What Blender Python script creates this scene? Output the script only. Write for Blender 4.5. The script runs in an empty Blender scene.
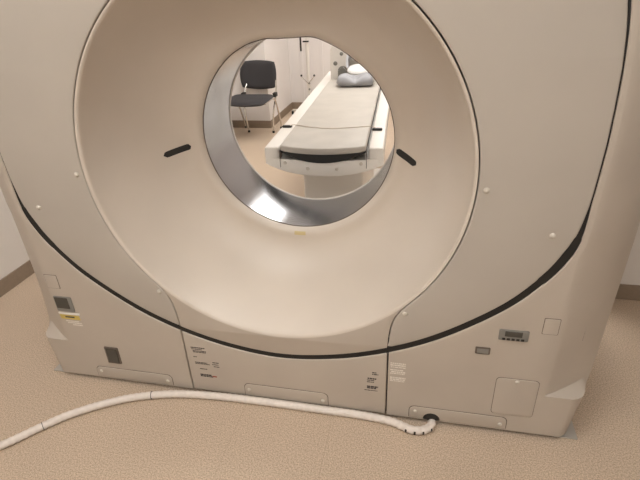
import bpy, bmesh, math, random
from mathutils import Vector, Matrix
PI = math.pi
random.seed(7)
C = bpy.context.scene.collection
scene = bpy.context.scene

# ---------------------------------------------------------------- camera
cam_d = bpy.data.cameras.new('camera'); cam = bpy.data.objects.new('camera', cam_d); C.objects.link(cam)
Rv = Vector((0.97855915, 0.2022878, -0.03875104)); Uv = Vector((-0.0613758, 0.46598866, 0.88265938)); Fv = Vector((-0.19660877, 0.86135603, -0.46841304))
M = Matrix((Rv, Uv, -Fv)).transposed().to_4x4(); M.translation = Vector((0.45093619, -1.26158124, 1.41410553))
cam.matrix_world = M
cam_d.sensor_fit = 'HORIZONTAL'; cam_d.sensor_width = 36.0; cam_d.lens = 476.104 / 640 * 36.0
cam_d.clip_start = 0.02
scene.camera = cam

# ---------------------------------------------------------------- world, exposure
w = bpy.data.worlds.new('world'); scene.world = w; w.use_nodes = True
w.node_tree.nodes['Background'].inputs[0].default_value = (0.9, 0.88, 0.85, 1)
w.node_tree.nodes['Background'].inputs[1].default_value = 0.05
scene.view_settings.view_transform = 'Standard'; scene.view_settings.look = 'None'
scene.view_settings.gamma = 1; scene.view_settings.use_curve_mapping = False
scene.view_settings.exposure = 0.10
LIGHT_NEAR = 12.5
LIGHT_FAR = 8.5
LAMPS = [  # x, y, sx, sy, strength
    (-0.25, -0.72, 0.9, 0.6, LIGHT_NEAR), (1.3, -1.6, 0.6, 0.6, LIGHT_NEAR), (-0.2, -2.5, 0.6, 1.2, LIGHT_NEAR),
    (0.4, 2.1, 1.2, 1.2, LIGHT_FAR), (0.4, 4.0, 1.2, 0.9, LIGHT_FAR), (-1.0, 3.0, 0.6, 0.9, LIGHT_FAR)]

# ---------------------------------------------------------------- materials
def new_mat(name, col, rough=0.5, metal=0.0, noise=0.0, nscale=80, bump=0.0, bscale=400, emit=None, spec=0.5, coat=0.0):
    m = bpy.data.materials.new(name); m.use_nodes = True
    nt = m.node_tree; b = nt.nodes['Principled BSDF']
    b.inputs['Base Color'].default_value = (*col, 1); b.inputs['Roughness'].default_value = rough
    b.inputs['Metallic'].default_value = metal; b.inputs['Specular IOR Level'].default_value = spec
    b.inputs['Coat Weight'].default_value = coat
    tc = nt.nodes.new('ShaderNodeTexCoord')
    if noise:
        n = nt.nodes.new('ShaderNodeTexNoise'); n.inputs['Scale'].default_value = nscale; n.inputs['Detail'].default_value = 3
        nt.links.new(tc.outputs['Object'], n.inputs['Vector'])
        r = nt.nodes.new('ShaderNodeValToRGB')
        r.color_ramp.elements[0].position = 0.3; r.color_ramp.elements[1].position = 0.7
        r.color_ramp.elements[0].color = (*[c * (1 - noise) for c in col], 1); r.color_ramp.elements[1].color = (*[min(1, c * (1 + noise)) for c in col], 1)
        nt.links.new(n.outputs['Fac'], r.inputs['Fac']); nt.links.new(r.outputs['Color'], b.inputs['Base Color'])
    if bump:
        n2 = nt.nodes.new('ShaderNodeTexNoise'); n2.inputs['Scale'].default_value = bscale; n2.inputs['Detail'].default_value = 2
        nt.links.new(tc.outputs['Object'], n2.inputs['Vector'])
        bp = nt.nodes.new('ShaderNodeBump'); bp.inputs['Strength'].default_value = bump; bp.inputs['Distance'].default_value = 0.002
        nt.links.new(n2.outputs['Fac'], bp.inputs['Height']); nt.links.new(bp.outputs['Normal'], b.inputs['Normal'])
    if emit:
        b.inputs['Emission Color'].default_value = (*emit[:3], 1); b.inputs['Emission Strength'].default_value = emit[3]
    return m
cover_m = new_mat('gantry_paint', (0.50, 0.44, 0.377), 0.42, noise=0.03, nscale=6, bump=0.05)
panel_m = new_mat('side_panel_paint', (0.475, 0.43, 0.378), 0.45, noise=0.03, nscale=5, bump=0.05)
dish_m = new_mat('dish_plastic', (0.63, 0.56, 0.485), 0.38, noise=0.02, nscale=5)
white_m = new_mat('table_white', (0.76, 0.72, 0.67), 0.35)
black_m = new_mat('black_rubber', (0.012, 0.011, 0.01), 0.6)
dark_m = new_mat('dark_recess', (0.03, 0.025, 0.02), 0.7)
line_m = new_mat('panel_joint', (0.13, 0.10, 0.08), 0.6)
grey_m = new_mat('grey_plastic', (0.22, 0.21, 0.19), 0.35)
lcd_m = new_mat('counter_window', (0.07, 0.065, 0.055), 0.15)
screw_m = new_mat('screw_cap', (0.62, 0.57, 0.5), 0.3)
chrome_m = new_mat('chrome', (0.75, 0.73, 0.70), 0.18, metal=1.0)
fabric_m = new_mat('seat_fabric', (0.045, 0.042, 0.045), 0.9, bump=0.4, bscale=600)
pad_m = new_mat('mattress_vinyl', (0.50, 0.46, 0.41), 0.45, noise=0.05, nscale=9)
pillow_m = new_mat('pillow_vinyl', (0.33, 0.33, 0.35), 0.5)
hose_m = new_mat('hose_wrap', (0.76, 0.69, 0.63), 0.5, noise=0.06, nscale=60)
yellow_m = new_mat('yellow_sticker', (0.62, 0.48, 0.12), 0.5)
paper_m = new_mat('white_sticker', (0.78, 0.73, 0.66), 0.5)
ink_m = new_mat('print_ink', (0.06, 0.05, 0.05), 0.6)
red_m = new_mat('red_ink', (0.35, 0.07, 0.05), 0.6)
wall_m = new_mat('wall_paint', (0.74, 0.70, 0.66), 0.7, noise=0.02, nscale=3)
wall2_m = new_mat('far_wall_paint', (0.80, 0.76, 0.74), 0.7, noise=0.02, nscale=3)
ceil_m = new_mat('ceiling_paint', (0.75, 0.72, 0.68), 0.8)
base_m = new_mat('vinyl_baseboard', (0.27, 0.205, 0.15), 0.6, noise=0.05, nscale=60)
plate_m = new_mat('steel_plate', (0.55, 0.53, 0.50), 0.4, metal=0.6)
lamp_m = {}
def lamp_mat(s):
    if s not in lamp_m: lamp_m[s] = new_mat('lamp_diffuser', (0.8, 0.8, 0.8), 0.5, emit=(1.0, 0.97, 0.925, s))
    return lamp_m[s]
# brushed steel of the tunnel: streaks run along the tunnel axis
steel_m = bpy.data.materials.new('tunnel_steel'); steel_m.use_nodes = True
nt = steel_m.node_tree; b = nt.nodes['Principled BSDF']
b.inputs['Base Color'].default_value = (0.47, 0.475, 0.50, 1); b.inputs['Metallic'].default_value = 1.0
tc = nt.nodes.new('ShaderNodeTexCoord'); mp = nt.nodes.new('ShaderNodeMapping'); mp.inputs['Scale'].default_value = (9, 0.5, 9)
nz = nt.nodes.new('ShaderNodeTexNoise'); nz.inputs['Scale'].default_value = 1.0; nz.inputs['Detail'].default_value = 4
mr = nt.nodes.new('ShaderNodeMapRange'); mr.inputs['To Min'].default_value = 0.09; mr.inputs['To Max'].default_value = 0.3
nt.links.new(tc.outputs['Object'], mp.inputs['Vector']); nt.links.new(mp.outputs[0], nz.inputs['Vector'])
nt.links.new(nz.outputs['Fac'], mr.inputs['Value']); nt.links.new(mr.outputs[0], b.inputs['Roughness'])
# speckled floor vinyl with two faint welded seams
floor_m = bpy.data.materials.new('speckled_vinyl'); floor_m.use_nodes = True
nt = floor_m.node_tree; b = nt.nodes['Principled BSDF']; b.inputs['Roughness'].default_value = 0.5
tc = nt.nodes.new('ShaderNodeTexCoord')
n1 = nt.nodes.new('ShaderNodeTexNoise'); n1.inputs['Scale'].default_value = 210; n1.inputs['Detail'].default_value = 3; n1.inputs['Roughness'].default_value = 0.7
r1 = nt.nodes.new('ShaderNodeValToRGB'); e = r1.color_ramp.elements
e[0].position = 0.36; e[0].color = (0.37, 0.285, 0.205, 1); e[1].position = 0.64; e[1].color = (0.71, 0.57, 0.44, 1)
x = e.new(0.5); x.color = (0.54, 0.425, 0.32, 1)
n2 = nt.nodes.new('ShaderNodeTexNoise'); n2.inputs['Scale'].default_value = 3.0; n2.inputs['Detail'].default_value = 2
mix = nt.nodes.new('ShaderNodeMix'); mix.data_type = 'RGBA'; mix.blend_type = 'MULTIPLY'; mix.inputs[0].default_value = 1.0
mr = nt.nodes.new('ShaderNodeMapRange'); mr.inputs['To Min'].default_value = 0.93; mr.inputs['To Max'].default_value = 1.07
nt.links.new(tc.outputs['Object'], n1.inputs['Vector']); nt.links.new(tc.outputs['Object'], n2.inputs['Vector'])
nt.links.new(n1.outputs['Fac'], r1.inputs['Fac']); nt.links.new(n2.outputs['Fac'], mr.inputs['Value'])
nt.links.new(r1.outputs[0], mix.inputs[6]); nt.links.new(mr.outputs[0], mix.inputs[7])
sep = nt.nodes.new('ShaderNodeSeparateXYZ'); nt.links.new(tc.outputs['Object'], sep.inputs[0])
last = mix.outputs[2]
for sx in (-0.153, 0.188):
    s1 = nt.nodes.new('ShaderNodeMath'); s1.operation = 'COMPARE'; s1.inputs[1].default_value = sx; s1.inputs[2].default_value = 0.0015
    nt.links.new(sep.outputs[0], s1.inputs[0])
    mu = nt.nodes.new('ShaderNodeMath'); mu.operation = 'MULTIPLY'; mu.inputs[1].default_value = 0.22; nt.links.new(s1.outputs[0], mu.inputs[0])
    mx = nt.nodes.new('ShaderNodeMix'); mx.data_type = 'RGBA'; nt.links.new(mu.outputs[0], mx.inputs[0]); nt.links.new(last, mx.inputs[6])
    mx.inputs[7].default_value = (0.25, 0.17, 0.11, 1); last = mx.outputs[2]
nt.links.new(last, b.inputs['Base Color'])

# ---------------------------------------------------------------- helpers
def wloc(o):
    v = Vector((0, 0, 0)); r = 0.0
    while o is not None: v = v + o.location; o = o.parent
    return v
def link(name, me, mat, parent=None, smooth=35):
    for m in (mat if isinstance(mat, (list, tuple)) else [mat]): me.materials.append(m)
    for p in me.polygons: p.use_smooth = smooth is not None
    if smooth is not None: me.set_sharp_from_angle(angle=math.radians(smooth))
    o = bpy.data.objects.new(name, me); C.objects.link(o)
    if parent:
        me.transform(Matrix.Translation(-wloc(parent))); o.parent = parent
    return o
def obj(name, bm, mat, parent=None, smooth=35, normals=True):
    if normals: bmesh.ops.recalc_face_normals(bm, faces=bm.faces)
    me = bpy.data.meshes.new(name); bm.to_mesh(me); bm.free()
    return link(name, me, mat, parent, smooth)
def thing(name, label, cat, loc=(0, 0, 0), group=None):
    o = bpy.data.objects.new(name, None); C.objects.link(o); o.location = loc; o.empty_display_size = 0.1
    return tag(o, label, cat, group)
def tag(o, label, cat, group=None):
    o['label'] = label; o['category'] = cat
    if group: o['group'] = group
    return o
def struct(name, bm, m, smooth=None):
    o = obj(name, bm, m, None, smooth); o['kind'] = 'structure'; return o
def add_box(bm, x0, x1, y0, y1, z0, z1, bev=0.0, seg=2):
    t = bmesh.new(); bmesh.ops.create_cube(t, size=1)
    for v in t.verts: v.co = Vector(((x0 + x1) / 2 + v.co.x * (x1 - x0), (y0 + y1) / 2 + v.co.y * (y1 - y0), (z0 + z1) / 2 + v.co.z * (z1 - z0)))
    if bev: bmesh.ops.bevel(t, geom=t.edges[:], offset=bev, segments=seg, affect='EDGES', profile=0.5)
    merge(bm, t); return bm
def merge(bm, t):
    me = bpy.data.meshes.new('t'); t.to_mesh(me); t.free(); bm.from_mesh(me); bpy.data.meshes.remove(me)
def bx(*a, **k): return add_box(bmesh.new(), *a, **k)
def add_tube(bm, pts, r, n=12, cap=True):
    pts = [Vector(p) for p in pts]; rings = []
    rr = r if isinstance(r, (list, tuple)) else [r] * len(pts)
    up = None
    for i, p in enumerate(pts):
        t = (pts[min(i + 1, len(pts) - 1)] - pts[max(i - 1, 0)]).normalized()
        if up is None:
            a = Vector((0, 0, 1)) if abs(t.z) < 0.9 else Vector((1, 0, 0)); up = (a - t * a.dot(t)).normalized()
        else: up = (up - t * up.dot(t)).normalized()
        s = t.cross(up)
        rings.append([bm.verts.new(p + (up * math.cos(q * 2 * PI / n) + s * math.sin(q * 2 * PI / n)) * rr[i]) for q in range(n)])
    for a, b_ in zip(rings, rings[1:]):
        for q in range(n): bm.faces.new((a[q], a[(q + 1) % n], b_[(q + 1) % n], b_[q]))
    if cap: bm.faces.new(rings[0][::-1]); bm.faces.new(rings[-1])
    return bm
def tube(*a, **k): return add_tube(bmesh.new(), *a, **k)
def smooth_path(pts, sub=8):
    pts = [Vector(p) for p in pts]; out = []
    P = [pts[0] * 2 - pts[1]] + pts + [pts[-1] * 2 - pts[-2]]
    for i in range(1, len(P) - 2):
        for k in range(sub):
            t = k / sub; a, b_, c, d = P[i - 1], P[i], P[i + 1], P[i + 2]
            out.append(0.5 * ((2 * b_) + (-a + c) * t + (2 * a - 5 * b_ + 4 * c - d) * t * t + (-a + 3 * b_ - 3 * c + d) * t ** 3))
    out.append(pts[-1]); return out
def grid(rows, closed=False):
    bm = bmesh.new(); V = [[bm.verts.new(p) for p in r] for r in rows]
    for a, b_ in zip(V, V[1:]):
        n = len(a)
        for i in range(n if closed else n - 1):
            j = (i + 1) % n
            try: bm.faces.new((a[i], a[j], b_[j], b_[i]))
            except ValueError: pass
    return bm
def plate(name, loops, y0, depth, mat, parent, bev=0.004, bres=2, smooth=40):
    """extruded flat plate in the xz plane from outlines (x, z); front face at y0, going back by depth"""
    cu = bpy.data.curves.new(name, 'CURVE'); cu.dimensions = '2D'; cu.fill_mode = 'BOTH'
    for L in loops:
        s = cu.splines.new('POLY'); s.points.add(len(L) - 1)
        for p, q in zip(s.points, L): p.co = (q[0], q[1], 0, 1)
        s.use_cyclic_u = True
    cu.extrude = max(depth / 2 - bev, 0.0001); cu.bevel_depth = bev; cu.bevel_resolution = bres; cu.offset = -bev
    t = bpy.data.objects.new('t', cu); C.objects.link(t)
    dg = bpy.context.evaluated_depsgraph_get(); me = bpy.data.meshes.new_from_object(t.evaluated_get(dg))
    bpy.data.objects.remove(t); bpy.data.curves.remove(cu)
    for v in me.vertices: v.co = Vector((v.co.x, y0 + depth / 2 - v.co.z, v.co.y))
    bm = bmesh.new(); bm.from_mesh(me); bpy.data.meshes.remove(me)
    bmesh.ops.remove_doubles(bm, verts=bm.verts, dist=1e-5)
    return obj(name, bm, mat, parent, smooth)
def rrect(x0, x1, z0, z1, r=0.008, n=5, skew=0.0):
    out = []
    for cx, cz, a in ((x1 - r, z1 - r, 0), (x0 + r, z1 - r, 90), (x0 + r, z0 + r, 180), (x1 - r, z0 + r, 270)):
        for k in range(n + 1):
            t = math.radians(a + 90 * k / n); out.append((cx + r * math.cos(t), cz + r * math.sin(t)))
    return out
def toprect(x0, x1, z0, z1, r=0.02, n=6):
    out = [(x1, z0)]
    for cx, cz, a in ((x1 - r, z1 - r, 0), (x0 + r, z1 - r, 90)):
        for k in range(n + 1):
            t = math.radians(a + 90 * k / n); out.append((cx + r * math.cos(t), cz + r * math.sin(t)))
    return out + [(x0, z0)]
def quadpatch(p, y, th=0.0006):
    """thin sticker slab over four xz corners, in front of plane y"""
    bm = bmesh.new()
    f = [bm.verts.new((a, y - th, c)) for a, c in p]; k = [bm.verts.new((a, y + 0.001, c)) for a, c in p]
    bm.faces.new(f); bm.faces.new(k[::-1])
    for i in range(4): j = (i + 1) % 4; bm.faces.new((f[i], k[i], k[j], f[j]))
    return bm
def dome(bm, c, r, h, n=16):
    rows = []
    for k in range(5):
        a = k / 4 * PI / 2
        rows.append([(c[0] + r * math.cos(a) * math.cos(q * 2 * PI / n), c[1] - h * math.sin(a), c[2] + r * math.cos(a) * math.sin(q * 2 * PI / n)) for q in range(n)])
    t = grid(rows, True); bmesh.ops.remove_doubles(t, verts=t.verts, dist=1e-6); merge(bm, t); return bm

# ================================================================ SETTING
ZC = 2.75
XL = -1.735
b = bx(-6, 5, -4, 8, -0.05, 0); struct('floor', b, floor_m)
b = bx(-6, 5, -4, 8, ZC, ZC + 0.05); struct('ceiling', b, ceil_m)
b = bx(XL - 0.1, XL, -3.4, 3.97, 0, ZC); struct('wall_left', b, wall_m)
XC, YC, YB = -1.265, 3.97, 4.95
b = bx(XL - 0.1, XC, YC, YC + 0.1, 0, ZC); struct('wall_far_left', b, wall2_m)
b = bx(XC - 0.1, XC, YC + 0.1, YB, 0, ZC); struct('wall_alcove', b, wall2_m)
b = bx(XC - 0.1, 3.3, YB, YB + 0.1, 0, ZC); struct('wall_back', b, wall2_m)
b = bx(1.25, 3.2, 0.93, 1.05, 0, ZC); struct('wall_right_return', b, wall_m)
b = bx(3.2, 3.3, -3.4, YB, 0, ZC); struct('wall_right', b, wall_m)
b = bx(XL - 0.1, 3.3, -3.5, -3.4, 0, ZC); struct('wall_front', b, wall_m)
BH = 0.085
def bboard(name, *a): struct(name, bx(*a, 0.0, BH, bev=0.002), base_m)
bboard('baseboard_left', XL, XL + 0.008, -3.39, 3.96)
bboard('baseboard_far_left', XL + 0.008, XC, YC - 0.008, YC)
bboard('baseboard_alcove', XC, XC + 0.008, YC - 0.008, YB)
bboard('baseboard_back', XC + 0.008, 3.2, YB - 0.008, YB)
bboard('baseboard_right', 1.25, 3.2, 0.922, 0.93)
# vertical joint strips of the far wall cladding
for i, xx in enumerate((-1.12, -0.86)):
    struct('trim_%d' % (i + 1), bx(xx, xx + 0.035, YB - 0.012, YB, BH, ZC, bev=0.003), wall2_m)

for i, (x, y, sx, sy, s) in enumerate(LAMPS):
    where = ['nearest the scanner front', 'over the right side of the near room', 'at the rear of the near room', 'over the middle of the patient table', 'by the far wall', 'over the chair side of the far room'][i]
    t = thing('ceiling_light', 'flat white ceiling light panel ' + where, 'ceiling light', (x, y, ZC - 0.02), 'flat ceiling light panels')
    f = bmesh.new()
    for a in ((x - sx/2 - .02, x + sx/2 + .02, y - sy/2 - .02, y - sy/2), (x - sx/2 - .02, x + sx/2 + .02, y + sy/2, y + sy/2 + .02),
              (x - sx/2 - .02, x - sx/2, y - sy/2, y + sy/2), (x + sx/2, x + sx/2 + .02, y - sy/2, y + sy/2)):
        add_box(f, *a, ZC - 0.03, ZC)
    obj('frame', f, white_m, t, None)
    obj('diffuser', bx(x - sx/2, x + sx/2, y - sy/2, y + sy/2, ZC - 0.02, ZC - 0.012), lamp_mat(s), t, None)

# ================================================================ CT GANTRY
H = 0.932                    # height of the tunnel axis
g = thing('ct_scanner_gantry', 'large beige CT scanner ring with a round steel lined tunnel, standing on the speckled floor', 'ct scanner', (0, 0.45, 0))
RD = 0.604                   # dish radius
DD, RI, LIP = 0.362, 0.385, 0.028
# ---- dish profile (s 0..1 from outer edge to the lip, then to the steel)
def prof():
    P = []
    fr = 0.010
    for k in range(7):       # outer fillet
        a = k / 6 * math.radians(82); P.append((RD - fr * math.sin(a), fr * (1 - math.cos(a))))
    r0, d0 = P[-1]
    for k in range(1, 33):
        t = k / 32 * PI / 2
        P.append((r0 + (RI + 0.012 - r0) * (1 - math.cos(t) ** 1.1), d0 + (DD - d0) * math.sin(t) ** 1.1))
    rr = P[-1][0]
    P.append((RI + 0.004, DD))
    for k in range(1, 9):    # lip roll into the tunnel
        a = k / 8 * PI / 2; P.append((RI - (RI - 0.359) * math.sin(a), DD + LIP * (1 - math.cos(a))))
    return P
PR = prof()
def dish_d(r):
    for a, b_ in zip(PR, PR[1:]):
        if b_[0] <= r <= a[0]: t = (a[0] - r) / max(a[0] - b_[0], 1e-9); return a[1] + (b_[1] - a[1]) * t
    return DD
KT = [(-180, 1), (0, 1), (16, .997), (30, .987), (54, .963), (65, .966), (75, .974), (90, .945), (96, .947), (106, .975), (117, .992), (127, 1), (180, 1)]
def kk(a):
    a = math.degrees(a); a = (a + 180) % 360 - 180
    for p, q in zip(KT, KT[1:]):
        if p[0] <= a <= q[0]: t = (a - p[0]) / (q[0] - p[0]); t = t * t * (3 - 2 * t); return p[1] + (q[1] - p[1]) * t
    return 1
def rimk(r, a):              # the tunnel rim is slightly flattened at the top, fading out over the dish
    f = max(0, min(1, (0.47 - r) / 0.11)); return 1 - (1 - kk(a)) * f
def lathe(P, n=160, flat=False):
    if flat: return grid([[(r * rimk(r, 2 * PI * k / n) * math.cos(2 * PI * k / n), d, H + r * rimk(r, 2 * PI * k / n) * math.sin(2 * PI * k / n)) for k in range(n)] for r, d in P], True)
    return grid([[(r * math.cos(2 * PI * k / n), d, H + r * math.sin(2 * PI * k / n)) for k in range(n)] for r, d in P], True)
# seam between the upper covers and the lower cover (right half, x and height above axis)
SE = [(0, -.692), (.2, -.668), (.382, -.613), (.55, -.530), (.72, -.404), (.818, -.293), (.866, -.210), (.888, -.140), (.896, -.045), (.899, .06), (.899, .15), (.891, .309), (.874, .431), (.835, .56), (.75, .70), (.6, .81), (.38, .89), (.0, .93)]
sp = smooth_path([(-.2, 0, -.668)] + [(a, 0, c) for a, c in SE] + [(-.38, 0, .89)], 10)[10:-10]
SP = [(p.x, p.z + H) for p in sp]; SP[0] = (0, H - .692); SP[-1] = (0, H + .93)
def off(side):               # offset polyline along its outward normal
    out = []
    for i, (x, z) in enumerate(SP):
        a = SP[max(i - 1, 0)]; c = SP[min(i + 1, len(SP) - 1)]
        tx, tz = c[0] - a[0], c[1] - a[1]; L = math.hypot(tx, tz); nx, nz = tz / L, -tx / L
        if i == 0 or i == len(SP) - 1: nx = 0; nz = -1 if i == 0 else 1
        zz = z - H
        gap = 0.0115 if zz < -0.25 else (0.0115 - 0.0093 * max(0, min(1, (zz + 0.20) / 0.15)))
        if -0.3 < zz < -0.15: gap += 0.002
        out.append((x + nx * gap * side, z + nz * gap * side))
    return out
IN, OUT = off(-1), off(1)
XJ = 0.382                   # joint beside the lower centre cover
def arc(a0, a1, r, n): return [(r * math.cos(math.radians(a0 + (a1 - a0) * k / n)), H + r * math.sin(math.radians(a0 + (a1 - a0) * k / n))) for k in range(n + 1)]
# ---- dish panel: lathe plus the flat apron below it
db = lathe(PR, 180, True)
scurve = [(q.x, q.z) for q in smooth_path([(.436, 0, H - .420), (.413, 0, H - .452), (.394, 0, H - .490), (.384, 0, H - .545), (.3805, 0, H - .606)], 6)]
ap = [p for p in IN if p[0] < 0.3790 and p[1] < H]
right = scurve[::-1]
apron = [(-x, z) for x, z in ap[::-1]][:-1] + ap + [(0.3780, ap[-1][1])] + [(x - 0.0015, z) for x, z in right[1:]]
a1 = math.degrees(math.atan2(right[-1][1] - H, right[-1][0]))
apron += arc(a1, -180 - a1, RD - 0.0004, 60)[1:-1] + [(-x + 0.0015, z) for x, z in right[1:]][::-1] + [(-0.3780, ap[-1][1])]
dish = obj('dish_panel', db, dish_m, g, 50)
apr = plate('apron_panel', [apron], 0.0, 0.03, cover_m, g, bev=0.0012)
obj('far_dish_panel', lathe([(0.359, 0.656), (0.3535, 0.657), (0.3525, 0.660), (0.354, 0.664), (0.362, 0.676), (0.385, 0.70), (0.44, 0.74), (0.52, 0.80), (0.60, 0.86), (0.625, 0.885)]), white_m, g, 50)
liner = obj('tunnel_liner', lathe([(0.3575, DD + LIP - 0.001), (0.3575, 0.48), (0.3575, 0.57), (0.3575, 0.657)], 200, True), steel_m, g, 60)
obj('gasket', lathe([(0.3592, DD + LIP - 0.002), (0.3562, DD + LIP - 0.0015), (0.3562, DD + LIP + 0.001), (0.3592, DD + LIP + 0.001)], 160, True), line_m, liner)
# tiny strip label on the lip under the tunnel
b = grid([[(0.0 + r * math.cos(math.radians(a)), d, H + r * math.sin(math.radians(a))) for a in (-93.5, -92, -90, -88, -86.5)] for r, d in ((0.3835, DD - 0.0012), (0.3758, DD + 0.001), (0.370, DD + 0.005))])
obj('strip_label', b, new_mat('strip_print', (0.58, 0.47, 0.24), 0.5), dish)
# dark positioning slots
for nm, s in (('alignment_slot', -1), ('alignment_slot', 1)):
    p0, p1 = Vector((s * .518, H - .067)), Vector((s * .400, H - .029))
    if s > 0: p0, p1 = Vector((.436, H - .075)), Vector((.366, H - .027))
    if s < 0: p0, p1 = Vector((-.492, H - .053)), Vector((-.404, H - .030))
    ax = (p1 - p0).normalized(); nn = Vector((-ax.y, ax.x)); rows = []
    L = (p1 - p0).length; hw = 0.0115
    N = 14
    for i in range(N + 1):
        u = L * i / N; e = min(u, L - u); ww = hw if e > hw else math.sqrt(max(hw * hw - (hw - e) ** 2, 1e-7))
        row = []
        for v in (-1, -0.5, 0, 0.5, 1):
            q = p0 + ax * u + nn * ww * v; r = math.hypot(q.x, q.y - H)
            row.append((q.x, dish_d(r) - 0.0016, q.y))
        rows.append(row)
    obj(nm, grid(rows), black_m, dish)
b = bmesh.new(); dome(b, (-0.03, 0.001, H - .635), 0.003, 0.001); obj('pin_hole', b, black_m, apr)

# ---- upper side panels
for s in (-1, 1):
    seg = [p for p in IN if p[0] > 0.3845 or p[1] > H]
    L = [(0.3845, seg[0][1] - 0.0005)] + seg[:-1] + [(0.003, seg[-1][1])]
    L += arc(89.7, math.degrees(math.atan2(scurve[0][1] - H, scurve[0][0])), RD + 0.0035, 110)[:-1]
    L += [(x + 0.002, z) for x, z in scurve]
    sd = plate('side_panel', [[(s * x, z) for x, z in L]], -0.001, 0.045, panel_m, g, bev=0.005, bres=3)
    bm = bmesh.new(); bm.from_mesh(sd.data)
    gw = wloc(g); a_ = Vector((s * .886, 0, 1.237)) - gw; d_ = Vector((s * -.064, 0, .129)).normalized(); n_ = Vector((d_.z * s, 0, -d_.x * s))
    if n_.x * s < 0: n_ = -n_
    bmesh.ops.bisect_plane(bm, geom=bm.verts[:] + bm.edges[:] + bm.faces[:], plane_co=a_, plane_no=n_)
    for v in bm.verts:
        q = (v.co - a_).dot(n_)
        if q > 1e-6: v.co.y += q * 0.18
    bm.to_mesh(sd.data); bm.free(); sd.data.set_sharp_from_angle(angle=math.radians(40))
    for x, z in ((.630, H - .019), (.818, H - .145), (.432, H - .452)):
        b = bmesh.new(); dome(b, (s * x, -0.0008, z), 0.0085, 0.007); obj('screw_cap', b, screw_m, sd)

# ---- lower and outer cover (one each side), lofted round the corner to the back
def section(I, O, cw, dep, yb, rnd, outn):
    """points from the seam edge I out to O, chamfered over cw, then back to yb"""
    d = Vector((O[0] - I[0], O[1] - I[1])); L = d.length; d = d / L
    P = []
    fr = 0.004
    ix, iz = I[0], I[1]
    for (a_, y) in ((0.0, 0.05), (0.0, fr)):
        P.append((ix + outn[0] * 0, y, iz))
    for k in range(1, 5):
        t = k / 4 * PI / 2
        P.append((ix + outn[0] * fr * (1 - math.cos(t)), fr * (1 - math.sin(t)), iz + outn[1] * fr * (1 - math.cos(t))))
    u0 = 0.0; b0 = Vector((P[-1][0], P[-1][2])); d2 = Vector((O[0], O[1])) - b0; L2 = d2.length; d2 = d2 / L2
    A = max(L2 - cw, 0.012)
    for k in range(1, 9):
        q = b0 + d2 * (A * k / 8); P.append((q.x, 0.0, q.y))
    for k in range(1, 13):
        t = k / 12
        c = rnd                                    # blend of straight chamfer and round corner
        # quadratic bezier (A,0) (O,0) (O,dep)
        bu = (1 - t) ** 2 * A + 2 * t * (1 - t) * L2 + t * t * L2; by = t * t * dep
        su = A + (L2 - A) * t; sy = dep * t
        q = b0 + d2 * (su * (1 - c) + bu * c); P.append((q.x, sy * (1 - c) + by * c, q.y))
    for y in (0.3, 0.5, 0.7, yb - 0.03): P.append((O[0], y, O[1]))
    q = b0 + d2 * (L2 - 0.012); P.append((q.x, yb - 0.008, q.y)); q = b0 + d2 * (L2 - 0.03); P.append((q.x, yb, q.y))
    return P
ZL = 0.195                   # foot ledge height
rows = []
def inner_rows():
    R = []
    for k in range(13): R.append((XJ + 0.0025, 0.016 + (ZL - 0.016) * k / 12, 1))
    z1 = [p for p in OUT if p[0] > XJ + 0.0025][0][1]
    for k in range(1, 7): R.append((XJ + 0.0025, ZL + (z1 - 0.0052 - ZL) * k / 6, 2))
    R.append((XJ + 0.0027, z1 - 0.0012, 3))
    for p in OUT:
        if p[0] > XJ + 0.003 or p[1] > H: R.append((max(p[0], 0.002), p[1], 2))
    return R
IR = inner_rows()
def outer_for(x, z, kind):
    if kind == 1: return (1.012 + 0.030 * z / ZL, z), 0.045 + 0.012 * z / ZL, 0.06 + 0.025 * z / ZL, 0.7
    f = min(1, max(0, (z - ZL) / 0.5))
    ox = 1.056 + 0.042 * f
    cw = 0.16 + 0.04 * f; dep = 0.10 + 0.07 * f
    if z > 1.30:
        t = min(1, (z - 1.30) / (H + 0.93 - 1.30)); a = t * PI / 2
        # the outer outline rolls over the top
        zz = 1.30 + 0.68 * math.sin(a) ; xx = 1.098 * max(0.0, math.cos(a)) ** 0.62
        return (max(xx, 0.002), zz), 0.20 - 0.08 * t, 0.17 - 0.01 * t, 0.37 + 0.13 * t
    return (ox, z), cw, dep, 0.12 + 0.25 * f
def lift(P):                 # the ledge over the foot climbs towards the outer corner
    out = []
    for k, p in enumerate(P):
        f = max(0, min(1, (k - 13) / 12)) * max(0, 1 - (p[2] - ZL) / 0.22) if p[2] >= ZL else 0
        out.append((p[0], p[1], p[2] + 0.032 * f))
    return out
for s in (-1, 1):
    rows = []
    prevk = None
    for i, (x, z, kind) in enumerate(IR):
        if i <= 18: n = (1.0, 0.0)
        elif kind == 3: n = (1.0, -1.0)
        else:
            a = IR[max(i - 1, 0)]; c = IR[min(i + 1, len(IR) - 1)]; tx, tz = c[0] - a[0], c[1] - a[1]; Ln = math.hypot(tx, tz) or 1; n = (tz / Ln, -tx / Ln)
        if prevk == 1 and kind == 2:
            O, cw, dep, rnd = outer_for(x, ZL, 2)
            rows.append(lift(section((XJ + 0.0025, ZL + 0.0006), (O[0], ZL + 0.0006), cw, dep, 0.87, rnd, (1, 0))))
        zz_ = z if i <= 18 else z + n[1] * 0.004
        O, cw, dep, rnd = outer_for(x, zz_, kind); prevk = kind
        sc_ = section((x, z), O, cw, dep, 0.87, rnd, n)
        rows.append(sc_ if kind == 1 else lift(sc_))
    cv = obj('lower_cover', grid([[(s * p[0], p[1], p[2]) for p in r] for r in rows]), cover_m, g, 28)
    if s < 0: cvL = cv
    else: cvR = cv
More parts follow.
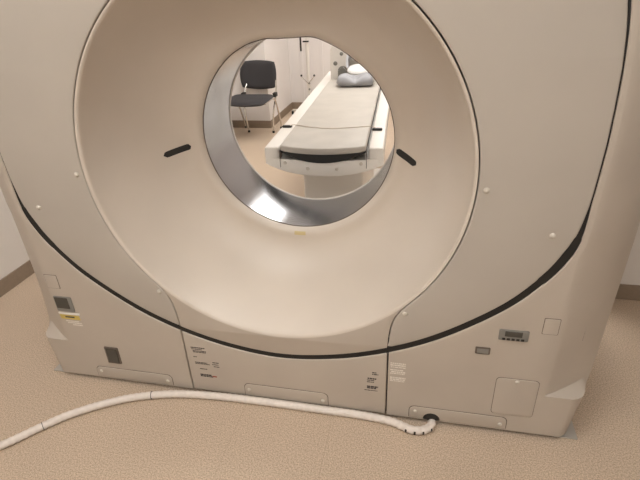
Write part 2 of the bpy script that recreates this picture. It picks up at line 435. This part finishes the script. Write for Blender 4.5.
# ---- lower centre cover
top = [p for p in OUT if p[0] < XJ - 0.0025 and p[1] < H]
L = [(-XJ + 0.002, 0.016), (XJ - 0.002, 0.016), (XJ - 0.002, top[-1][1] + 0.0015)] + top[::-1] + [(-x, z) for x, z in top[1:]] + [(-XJ + 0.002, top[-1][1] + 0.0015)]
cvM = plate('centre_cover', [L], 0.0, 0.045, cover_m, g, bev=0.005, bres=3)
# ---- inner frame seen as black in the gaps, rear cover
outl = [(x * 0.985, z) for x, z in [(0, 1.93)]]
def outline(sc, zb):
    pts = []
    for k in range(25):
        a = k / 24 * PI / 2; pts.append((1.07 * sc * max(0, math.cos(a)) ** 0.62, 1.30 + 0.66 * sc * math.sin(a)))
    r = [(1.03 * sc, zb), (1.06 * sc, 0.4)] + pts[:-1] + [(0.0, 1.30 + 0.66 * sc)]
    return r + [(-x, z) for x, z in r[:-1]][::-1]
plate('inner_frame', [outline(0.93, 0.03), arc(0, 360, RD + 0.03, 96)[:-1]], 0.05, 0.02, black_m, g, bev=0.001, bres=0)
plate('rear_cover', [outline(1.0, 0.03), arc(0, 360, 0.622, 96)[:-1]], 0.855, 0.03, white_m, g, bev=0.006)
b = bx(-0.96, 0.96, 0.03, 0.84, 0.0, 0.10); obj('base_frame', b, dark_m, g, None)

gout = OUT[:-1] + [(0.0, OUT[-1][1])]; gin = IN[:-1] + [(0.0, IN[-1][1])]
plate('seam_gasket', [gout + [(-x, z) for x, z in gout[1:-1]][::-1], gin + [(-x, z) for x, z in gin[1:-1]][::-1]], 0.0045, 0.03, black_m, g, bev=0.0003, bres=0)
# ---- fittings on the covers
def hatch(name, loop, parent, grow=0.0022, scr=()):
    cx = sum(p[0] for p in loop) / len(loop); cz = sum(p[1] for p in loop) / len(loop)
    zmin = min(p[1] for p in loop); xs = [p[0] for p in loop]; wx = (max(xs) - min(xs)) / 2; wz = (max(p[1] for p in loop) - zmin) / 2; cz2 = zmin + wz; cx2 = min(xs) + wx
    big = [(cx2 + (x - cx2) * (wx + grow) / wx, cz2 + (z - cz2) * (wz + grow) / wz) for x, z in loop]
    rim = plate('joint', [big], -0.0006, 0.004, line_m, parent, bev=0.0002, bres=0)
    h = plate(name, [loop], -0.0022, 0.006, cover_m, parent, bev=0.0008, bres=1)
    for x, z in scr:
        b = bmesh.new(); dome(b, (x, -0.002, z), 0.0072, 0.006); obj('screw_cap', b, screw_m, h)
    return h
hatch('cable_hatch', toprect(-.805, -.468, 0.024, 0.074), cvL, scr=[(-.785, .052), (-.487, .044)])
hatch('cable_hatch', toprect(.466, .798, 0.024, 0.076), cvR, scr=[(.487, .054), (.778, .044)])
hatch('cable_hatch', toprect(-.160, .166, 0.024, 0.082), cvM, scr=[(-.142, .055), (.147, .046)])
hatch('square_hatch', rrect(.742, .874, .092, .256, 0.014), cvR, 0.0016, scr=[(.806, .245)])
for s, c in ((-1, cvL), (1, cvR)):
    x0, x1 = sorted((s * .848, s * .899 if s < 0 else s * .891))
    hatch('square_cap', rrect(x0, x1, .451, .508, 0.003), c, 0.0018)
# grommet where the hose comes out
b = bmesh.new(); dome(b, (.545, -0.0022, .022), 0.030, 0.004, 32)
bmesh.ops.bisect_plane(b, geom=b.verts[:] + b.edges[:] + b.faces[:], plane_co=(0, 0, 0.0225), plane_no=(0, 0, -1), clear_outer=True)
obj('cable_opening', b, black_m, cvR)
# recessed counters and windows
def window(name, x0, x1, z0, z1, parent, fm=grey_m, gm=lcd_m, inner=(0.14, 0.86, 0.30, 0.86)):
    f = plate(name, [rrect(x0, x1, z0, z1, 0.003)], -0.004, 0.008, fm, parent, bev=0.001, bres=1)
    W, Z = x1 - x0, z1 - z0
    plate('window_glass', [rrect(x0 + W * inner[0], x0 + W * inner[1], z0 + Z * inner[2], z0 + Z * inner[3], 0.001)], -0.0055, 0.004, gm, f, bev=0.0003, bres=0)
    return f
pc = plate('pale_label', [rrect(.724, .804, .385, .425, 0.002)], -0.0012, 0.003, cover_m, cvR, bev=0.0003, bres=0)
ct = window('counter', .724, .812, .414, .454, cvR, grey_m, lcd_m, (0.20, 0.78, 0.40, 0.90))
for k in range(5): obj('button', bx(.735 + k * .014, .744 + k * .014, -0.0065, -0.003, .417, .4235), black_m, ct, None)
window('dark_socket', .661, .707, .349, .375, cvR, line_m, grey_m, (0.12, 0.88, 0.15, 0.85))
wl = window('viewing_window', -.891, -.815, .346, .414, cvL, grey_m, lcd_m, (0.06, 0.80, 0.22, 0.95))
obj('white_ledge', bx(-.890, -.800, -0.006, 0.0, .332, .340, bev=0.001), paper_m, wl)
obj('yellow_label', quadpatch([(-.893, .329), (-.808, .329), (-.804, .307), (-.889, .307)], 0.0), yellow_m, cvL, None)
obj('label_print', bx(-.868, -.828, -0.0014, 0.0, .315, .321), ink_m, cvL, None)
window('square_socket', -.737, -.677, .104, .186, cvL, line_m, lcd_m, (0.1, 0.9, 0.08, 0.92))
def print_lines(name, parent, rows_, mat, y=-0.0008):
    bm = bmesh.new()
    for (x0, x1, z, h) in rows_:
        x = x0
        while x < x1 - 0.002:
            wd = random.choice((0.004, 0.006, 0.009, 0.012)); wd = min(wd, x1 - x)
            add_box(bm, x, x + wd, y, 0.001, z - h, z); x += wd + 0.0015
    return obj(name, bm, mat, parent, None)
print_lines('printed_text', cvL, [(-.872, -.812, .300, .004), (-.866, -.806, .292, .004), (-.846, -.802, .283, .004)], paper_m)
print_lines('printed_text', cvM, [(-.356, -.300, .236, .004), (-.354, -.312, .228, .003), (-.350, -.296, .220, .003), (-.350, -.298, .214, .003), (-.352, -.336, .190, .003),
    (-.350, -.300, .163, .003), (-.350, -.290, .157, .003), (-.278, -.252, .170, .003), (-.280, -.255, .160, .003), (-.275, -.250, .150, .003), (-.335, -.305, .132, .003)], ink_m)
print_lines('printed_label', cvM, [(-.338, -.292, .104, .006), (-.338, -.286, .096, .005)], ink_m)
obj('red_print', bx(-.288, -.270, -0.0008, 0.001, .094, .099), red_m, cvM, None)
print_lines('printed_text', cvM, [(.330, .345, .214, .004), (.330, .352, .206, .004), (.314, .345, .186, .006), (.312, .340, .176, .003), (.312, .338, .168, .003), (.312, .352, .148, .006), (.312, .345, .140, .005), (.303, .350, .128, .003)], ink_m)
print_lines('white_printed_text', cvR, [(.392, .444, .268, .004), (.392, .444, .260, .005), (.394, .444, .250, .003), (.392, .440, .238, .004), (.396, .444, .230, .005), (.392, .442, .222, .004), (.392, .446, .204, .006), (.392, .444, .195, .005), (.392, .444, .187, .003)], paper_m)
# floor plates at the corners
for s in (-1, 1):
    fp = obj('foot_plate', bx(*sorted((s * .965, s * 1.04)), 0.012, 0.12, 0.0, 0.006, bev=0.0015), plate_m, g)
    obj('bolt', tube([(s * 1.022, 0.085, 0.004), (s * 1.022, 0.085, 0.022)], 0.010, 6), chrome_m, fp, None)

# ================================================================ HOSE on the floor
hp = [(-1.30, -0.70), (-1.10, -.51), (-0.954, -0.373), (-0.911, -0.326), (-0.857, -0.263), (-0.796, -0.202), (-0.709, -0.14), (-0.601, -0.083), (-0.464, -0.042), (-0.346, -0.026), (-0.223, -0.019), (-0.081, -0.017), (0.059, -0.017), (0.156, -0.018), (0.25, -0.018), (0.343, -0.022), (0.406, -0.030), (0.447, -0.044), (0.479, -0.054), (0.514, -0.050), (0.538, -0.034), (.548, -.012)]
path = smooth_path([(x, y, 0.0155) for x, y in hp], 12)
path = path + [Vector((.549, -0.0035, 0.0165))]
b = bmesh.new()
rr = []
L = 0
for i, p in enumerate(path):
    if i: L += (p - path[i - 1]).length
    rr.append(0.0143 + 0.0011 * math.sin(L / 0.022 * 2 * PI))
add_tube(b, path, rr, 14)
hose = obj('cable_hose', b, hose_m)
tag(hose, 'white ribbed cable hose snaking over the floor in front of the scanner', 'hose')
# black marks of the ties round the hose
def tie(pos, dirv, parent, ww=0.004):
    d = dirv.normalized(); obj('cable_tie', tube([pos - d * ww / 2, pos + d * ww / 2], 0.0160, 14), dark_m, parent)
acc = [0]
for i in range(1, len(path)): acc.append(acc[-1] + (path[i] - path[i - 1]).length)
tot = acc[-1]
for q in (tot - .035, tot - .062, tot - .088, tot - .114):
    i = max(k for k in range(len(acc)) if acc[k] <= q); 
    if i + 1 < len(path):
        P0 = path[i] + (path[i + 1] - path[i]) * ((q - acc[i]) / (acc[i + 1] - acc[i]))
        d = (path[i + 1] - path[i]).normalized(); side = Vector((d.y, -d.x, 0))
        if side.y > 0: side = -side
        bb = bmesh.new()
        rws = []
        for k in range(7):
            a = math.radians(-50 + 80 * k / 6); n_ = side * math.cos(a) + Vector((0, 0, 1)) * math.sin(a)
            rws.append([P0 + n_ * 0.0158 - d * 0.0035, P0 + n_ * 0.0158 + d * 0.0035])
        obj('dark_slot', grid(rws), dark_m, hose)
for q in (0.62, 1.02):
    i = max(k for k in range(len(acc)) if acc[k] <= q); tie(path[i], path[i + 1] - path[i], hose, 0.002)

# ================================================================ PATIENT TABLE
TX, TY = 0.0, 0.86
tb = thing('patient_table', 'long cream patient table docked behind the scanner tunnel', 'patient table', (TX, TY, 0))
def bow(x, amp, w=0.283): return -amp * (1 - (x / w) ** 2)
XS = [-0.283 + 0.566 * k / 24 for k in range(25)]
# end skirt and body (front face bows towards the tunnel)
def skirt(z_top, z_bot, fb):
    return [[(x, TY + fb + bow(x, am), z + zz * (abs(x) / .283) ** 2.5) for x in XS] for z, am, zz in ((z_top, .046, 0), (z_top - .006, .050, 0), (z_top - .035, .050, .01), (z_bot + .012, .048, .035), (z_bot + .003, .042, .045), (z_bot, .030, .05))]
r_ = skirt(0.7005, 0.622, 0.004)
b = grid(r_); 
rr2 = [[(p[0], TY + 0.12, p[2]) for p in r] for r in r_]
merge(b, grid(rr2)); 
for s in (0, -1): merge(b, grid([[r[s] for r in r_], [r[s] for r in rr2]]))
merge(b, grid([r_[-1], rr2[-1]])); merge(b, grid([r_[0], rr2[0]]))
bmesh.ops.remove_doubles(b, verts=b.verts, dist=1e-5)
sk = obj('end_skirt', b, white_m, tb, 40)
for x, z in ((-.180, .684), (-.069, .662), (.069, .662), (.180, .684)):
    b = bmesh.new(); dome(b, (x, TY + 0.004 + bow(x, 0.0497), z), 0.009, 0.006); obj('screw_cap', b, screw_m, sk)
for s in (-1, 1):
    obj('joint', bx(s * .205 - .0012, s * .205 + .0012, TY - 0.022, TY + 0.03, .660, .742), line_m, sk, None)
b = bmesh.new()
add_box(b, -.270, .270, TY + 0.06, 3.10, .655, .705, bev=0.012)
obj('table_body', b, white_m, tb)
for s in (-1, 1):
    x0, x1 = sorted((s * .212, s * .284))
    b = bx(x0, x1, TY - 0.004, 3.12, .676, .752, bev=0.010, seg=3); obj('side_rail', b, white_m, tb)
# the curved black cradle between the rails
rows = []
for y, sh in ((TY - 0.012, 0), (2.63, 0)):
    r0 = [(x, y + (bow(x, 0.05, .205) if y < 1 else 0), .738) for x in [-.203 + .406 * k / 20 for k in range(21)]]
    r1 = [(x, y + (bow(x, 0.045, .205) if y < 1 else 0), .735 - .040 * (1 - (x / .205) ** 2)) for x in [-.203 + .406 * k / 20 for k in range(21)]]
    rows += [r0, r1] if y < 1 else [r1, r0]
b = grid(rows + [rows[0]]); bmesh.ops.remove_doubles(b, verts=b.verts, dist=1e-5)
obj('cradle', b, black_m, tb, 40)
b = bmesh.new(); add_box(b, -.165, .165, TY + .30, 2.35, .02, .66, bev=0.02, seg=3); obj('pedestal', b, white_m, tb)
obj('foot', bx(-.24, .24, TY + .26, 2.55, 0.0, .06, bev=0.015, seg=3), white_m, tb)
# raised cowl at the head end with two round sensors and an arched slot
def archslab(x0, x1, y0, y1, z0, z1, r):
    L = [(x0, z0), (x1, z0)] + [(x1 - r + r * math.cos(math.radians(a)), z1 - r + r * math.sin(math.radians(a))) for a in range(0, 91, 15)] + [(x0 + r + r * math.cos(math.radians(a)), z1 - r + r * math.sin(math.radians(a))) for a in range(90, 181, 15)]
    bm = bmesh.new(); A = [bm.verts.new((x, y0, z)) for x, z in L]; B = [bm.verts.new((x, y1, z)) for x, z in L]
    bm.faces.new(A); bm.faces.new(B[::-1])
    for i in range(len(L)): j = (i + 1) % len(L); bm.faces.new((A[i], B[i], B[j], A[j]))
    bmesh.ops.bevel(bm, geom=[e for e in bm.edges if abs(e.verts[0].co.y - e.verts[1].co.y) < 1e-6], offset=0.012, segments=3, affect='EDGES')
    return bm
cw = obj('head_cowl', archslab(-.202, .20, 2.64, 2.80, .70, 1.06, .10), white_m, tb)
b = bmesh.new(); dome(b, (-.161, 2.641, .882), 0.017, 0.006); obj('sensor', b, grey_m, cw)
b = bmesh.new(); dome(b, (-.112, 2.641, .952), 0.015, 0.006); obj('sensor', b, grey_m, cw)
obj('arched_slot', archslab(-.142, -.068, 2.625, 2.655, .770, .862, .036), grey_m, cw)
tb.rotation_euler.z = math.radians(2.9)
TM = Matrix.Translation((TX, TY, 0)) @ Matrix.Rotation(math.radians(2.9), 4, 'Z') @ Matrix.Translation((-TX, -TY, 0))
# mattress pad
def soft_slab(outline_f, z0, z1, r):
    """outline as xy loop; rounded edges by inset rows"""
    rows = []
    for k in range(9):
        a = -PI / 2 + PI * k / 8; ins = r * (1 - math.cos(a)); z = (z0 + z1) / 2 + (z1 - z0) / 2 * math.sin(a)
        rows.append([(x, y, z) for x, y in outline_f(ins)])
    bm = grid(rows, True)
    for L, rev in ((rows[0], 1), (rows[-1], 0)):
        vs = [v for v in bm.verts if abs(v.co.z - L[0][2]) < 1e-7]
        byco = {tuple(round(c, 6) for c in v.co): v for v in vs}
        seq = [byco[tuple(round(c, 6) for c in Vector(p))] for p in L]
        bm.faces.new(seq[::-1] if rev else seq)
    return bm
def pad_outline(ins):
    pts = []; hw = .203 - ins; y0 = TY - 0.022; y1 = 2.60
    for k in range(21):
        x = -hw + 2 * hw * k / 20; c = abs(x) / hw
        pts.append((x, y0 + ins + bow(x, 0.052, .203) + 0.012 * max(0, c - .9) * 10 * 0.6))
    for k in range(1, 12): pts.append((hw, y0 + ins + (y1 - y0 - 2 * ins) * k / 12))
    for k in range(11): pts.append((hw - 2 * hw * k / 10, y1 - ins))
    for k in range(11, 0, -1): pts.append((-hw, y0 + ins + (y1 - y0 - 2 * ins) * k / 12))
    return pts
pad = obj('mattress_pad', soft_slab(pad_outline, .739, .768, .008), pad_m, None, 50)
pad.data.transform(TM)
tag(pad, 'long thin grey beige mattress pad lying on the patient table', 'mattress')
# restraint cord across the pad with black clips
pts = [(-.238, 1.22, .758), (-.205, 1.205, .770), (-.10, 1.15, .7715), (0.0, 1.13, .7715), (.12, 1.15, .7715), (.20, 1.17, .772), (.242, 1.165, .758)]
st = thing('restraint_cord', 'thin pale cord lying across the mattress pad with black clips at the rails', 'strap', (0, 1.15, .77))
obj('cord', tube([TM @ p for p in smooth_path(pts, 6)], 0.0022, 8), new_mat('cord', (0.66, 0.58, 0.50), 0.6), st)
for x, y in ((-.246, 1.22), (.240, 1.165)):
    c_ = bx(x - .028, x + .024, y - .012, y + .012, .752, .763, bev=0.004); c_.transform(TM); obj('clip', c_, black_m, st)
# pillow: contoured head cushion
rows = []
NX, NY = 20, 12
def pillow():
    bm = bmesh.new(); V = {}
    for side in (0, 1):
        for i in range(NX + 1):
            for j in range(NY + 1):
                u = -1 + 2 * i / NX; v = -1 + 2 * j / NY
                ed = (1 - abs(u) ** 4) * (1 - abs(v) ** 4); h = max(ed, 0) ** 0.45
                x = u * .150 * (1 - 0.10 * abs(v) ** 3); y = v * .095 * (1 - 0.12 * abs(u) ** 3)
                dip = 0.044 * math.exp(-(u / .38) ** 2) * (0.6 + 0.4 * (v < 0.3))
                z = (0.030 + 0.060 * h - dip * h + 0.012 * max(0, v) * h) if side else (0.030 - 0.029 * h)
                if h == 0 and side: V[(1, i, j)] = V[(0, i, j)]
                else: V[(side, i, j)] = bm.verts.new((x, y, z))
    for side in (0, 1):
        for i in range(NX):
            for j in range(NY):
                f = (V[(side, i, j)], V[(side, i + 1, j)], V[(side, i + 1, j + 1)], V[(side, i, j + 1)])
                bm.faces.new(f)
    return bm
b = pillow(); b.transform(TM @ Matrix.Translation((.022, 2.33, .768)) @ Matrix.Rotation(math.radians(4), 4, 'Z') @ Matrix.Scale(0.92, 4) @ Matrix.Scale(1.0, 4))
pl = obj('head_pillow', b, pillow_m, None, 80)
tag(pl, 'small grey contoured head pillow at the far end of the mattress pad', 'pillow')
# curved head holder shell with a white pad behind the pillow
hh = thing('head_holder', 'pale grey curved head holder shell with a white pad, standing behind the pillow', 'head holder', (.0, 2.52, .768))
def shell(r0, r1, y0, y1, cx, cz, a0, a1, n=24):
    rows = []
    for k in range(n + 1):
        a = math.radians(a0 + (a1 - a0) * k / n); c, s_ = math.cos(a), math.sin(a)
        rows.append([(cx + r0 * c, y0, cz + r0 * s_), (cx + r1 * c, y0, cz + r1 * s_), (cx + r1 * c, y1, cz + r1 * s_), (cx + r0 * c, y1, cz + r0 * s_)])
    bm = grid(rows, True); bm.faces.new([v for v in bm.verts][:4]); bm.faces.new([v for v in bm.verts][-4:]); return bm
b = shell(.125, .140, -.06, .09, 0, .125, -20, 200); b.transform(TM @ Matrix.Translation((.075, 2.53, .775)) @ Matrix.Rotation(math.radians(-18), 4, 'X'))
obj('holder_shell', b, new_mat('holder_grey', (0.68, 0.69, 0.73), 0.3), hh)
b = bmesh.new(); bmesh.ops.create_uvsphere(b, u_segments=28, v_segments=14, radius=1); b.transform(TM @ Matrix.Translation((.030, 2.50, .852)) @ Matrix.Rotation(math.radians(30), 4, 'X') @ Matrix.Diagonal((.085, .06, .025, 1)))
obj('white_pad', b, new_mat('white_foam', (0.85, 0.84, 0.82), 0.5), hh, 80)
b = bx(-.03, .14, 2.47, 2.59, .768, .80, bev=.01); b.transform(TM); obj('holder_base', b, new_mat('holder_foot', (0.40, 0.40, 0.42), 0.4), hh)

# ================================================================ CHAIR
ch = thing('visitor_chair', 'black padded stacking chair with chrome legs against the far wall', 'chair', (-1.40, 3.72, 0))
def cushion(cx, cy, w, d, h, pw=4.0, n=18):
    bm = bmesh.new(); V = {}
    for side in (0, 1):
        for i in range(n + 1):
            for j in range(n + 1):
                u = -1 + 2 * i / n; v = -1 + 2 * j / n
                # squircle mapping
                x_ = u * math.sqrt(1 - v * v * 0.22); y_ = v * math.sqrt(1 - u * u * 0.22)
                ed = max(0, (1 - u ** 6) * (1 - v ** 6)); z = h * 0.5 * ed ** 0.4
                if ed == 0 and side: V[(1, i, j)] = V[(0, i, j)]; continue
                V[(side, i, j)] = bm.verts.new((cx + x_ * w / 2, cy + y_ * d / 2, z if side else -z))
    for side in (0, 1):
        for i in range(n):
            for j in range(n): bm.faces.new((V[(side, i, j)], V[(side, i + 1, j)], V[(side, i + 1, j + 1)], V[(side, i, j + 1)]))
    return bm
b = cushion(0, 0, .47, .40, .055)
for v in b.verts: v.co.z += -0.02 * max(0, -v.co.y / .2) ** 2 - 0.012 * (1 - (v.co.x / .22) ** 2) * 0.6
b.transform(Matrix.Translation((-1.41, 3.62, .405))); seat = obj('seat', b, fabric_m, ch, 70)
b = cushion(0, 0, .415, .30, .04)
for v in b.verts: v.co.z -= 0.03 * (1 - (v.co.x / .2) ** 2)
b.transform(Matrix.Translation((-1.400, 3.93, .600)) @ Matrix.Rotation(math.radians(1), 4, 'Y') @ Matrix.Rotation(math.radians(80), 4, 'X')); obj('backrest', b, fabric_m, ch, 70)
for s in (-1, 1):
    xx = -1.385 + s * .195
    if s > 0:
        fl = [(-1.235, 3.795, .009), (-1.225, 3.805, .20), (-1.195, 3.87, .42), (-1.21, 3.955, .60)]
        rl = [(-1.20, 3.985, .009), (-1.195, 3.955, .10), (-1.19, 3.80, .36), (-1.20, 3.70, .385), (-1.21, 3.50, .378)]
    else:
        fl = [(-1.525, 3.80, .009), (-1.54, 3.79, .20), (-1.555, 3.84, .38), (-1.53, 3.955, .56)]
        rl = [(-1.63, 3.985, .009), (-1.63, 3.955, .10), (-1.63, 3.80, .36), (-1.62, 3.70, .385), (-1.61, 3.50, .378)]
    a = obj('leg', tube(smooth_path(fl, 6), 0.0095, 10), chrome_m, ch); obj('foot_cap', tube([(fl[0][0], fl[0][1], 0.0), (fl[0][0], fl[0][1], .022)], 0.013, 10), black_m, a)
    a = obj('leg', tube(smooth_path(rl, 6), 0.0095, 10), chrome_m, ch); obj('foot_cap', tube([(rl[0][0], rl[0][1], 0.0), (rl[0][0], rl[0][1], .022)], 0.013, 10), black_m, a)
    xb = fl[2][0]
    obj('bracket', bx(xb - .02, xb + .016, 3.80, 3.88, .385, .43, bev=0.006), black_m, ch)
obj('cross_bar', tube([(-1.63, 3.80, .37), (-1.19, 3.80, .37)], 0.009, 10), chrome_m, ch)
obj('back_bar', tube([(-1.54, 3.955, .475), (-1.205, 3.955, .47)], 0.007, 10), chrome_m, ch)

ch.location.x += 0.06; ch.location.y -= 0.02
# ================================================================ INFUSION STAND beyond the table
px, py = -.93, 4.55
iv = thing('infusion_stand', 'slim white infusion stand with black tipped hooks beside the far wall', 'stand', (px, py, 0))
obj('pole', tube([(px, py, .05), (px, py, 1.75)], 0.022, 14), white_m, iv)
for k in range(5):
    a = 2 * PI * k / 5 + .3; L = obj('leg', tube([(px, py, .09), (px + .26 * math.cos(a), py + .26 * math.sin(a), .05)], 0.011, 8), white_m, iv)
    obj('castor', tube([(px + .26 * math.cos(a) - .008, py + .26 * math.sin(a), .026), (px + .26 * math.cos(a) + .008, py + .26 * math.sin(a), .026)], 0.026, 14), black_m, L)
for s in (-1, 1):
    hk = obj('hook', tube([(px, py - .02, .40), (px + s * .05, py - .03, .45), (px + s * .078, py - .03, .485)], 0.006, 8), chrome_m, iv)
    b = bmesh.new(); bmesh.ops.create_uvsphere(b, u_segments=12, v_segments=8, radius=.013); b.transform(Matrix.Translation((px + s * .078, py - .03, .49))); obj('hook_tip', b, black_m, hk, 80)
for z in (.40, .33, .26, .18):
    b = bmesh.new(); bmesh.ops.create_uvsphere(b, u_segments=12, v_segments=8, radius=.013); b.transform(Matrix.Translation((px + .012, py - .022, z))); obj('knob', b, grey_m, iv, 80)
obj('clamp', bx(px - .04, px + .03, py - .04, py - .02, .86, .875), black_m, iv, None)
hd = tube([(px - .075, py, .76), (px - .075, py, 1.25)], 0.011, 10); obj('handle_bar', hd, dark_m, iv)
obj('handle_arm', tube([(px - .075, py, 1.2), (px, py, 1.2)], 0.008, 8), dark_m, iv)
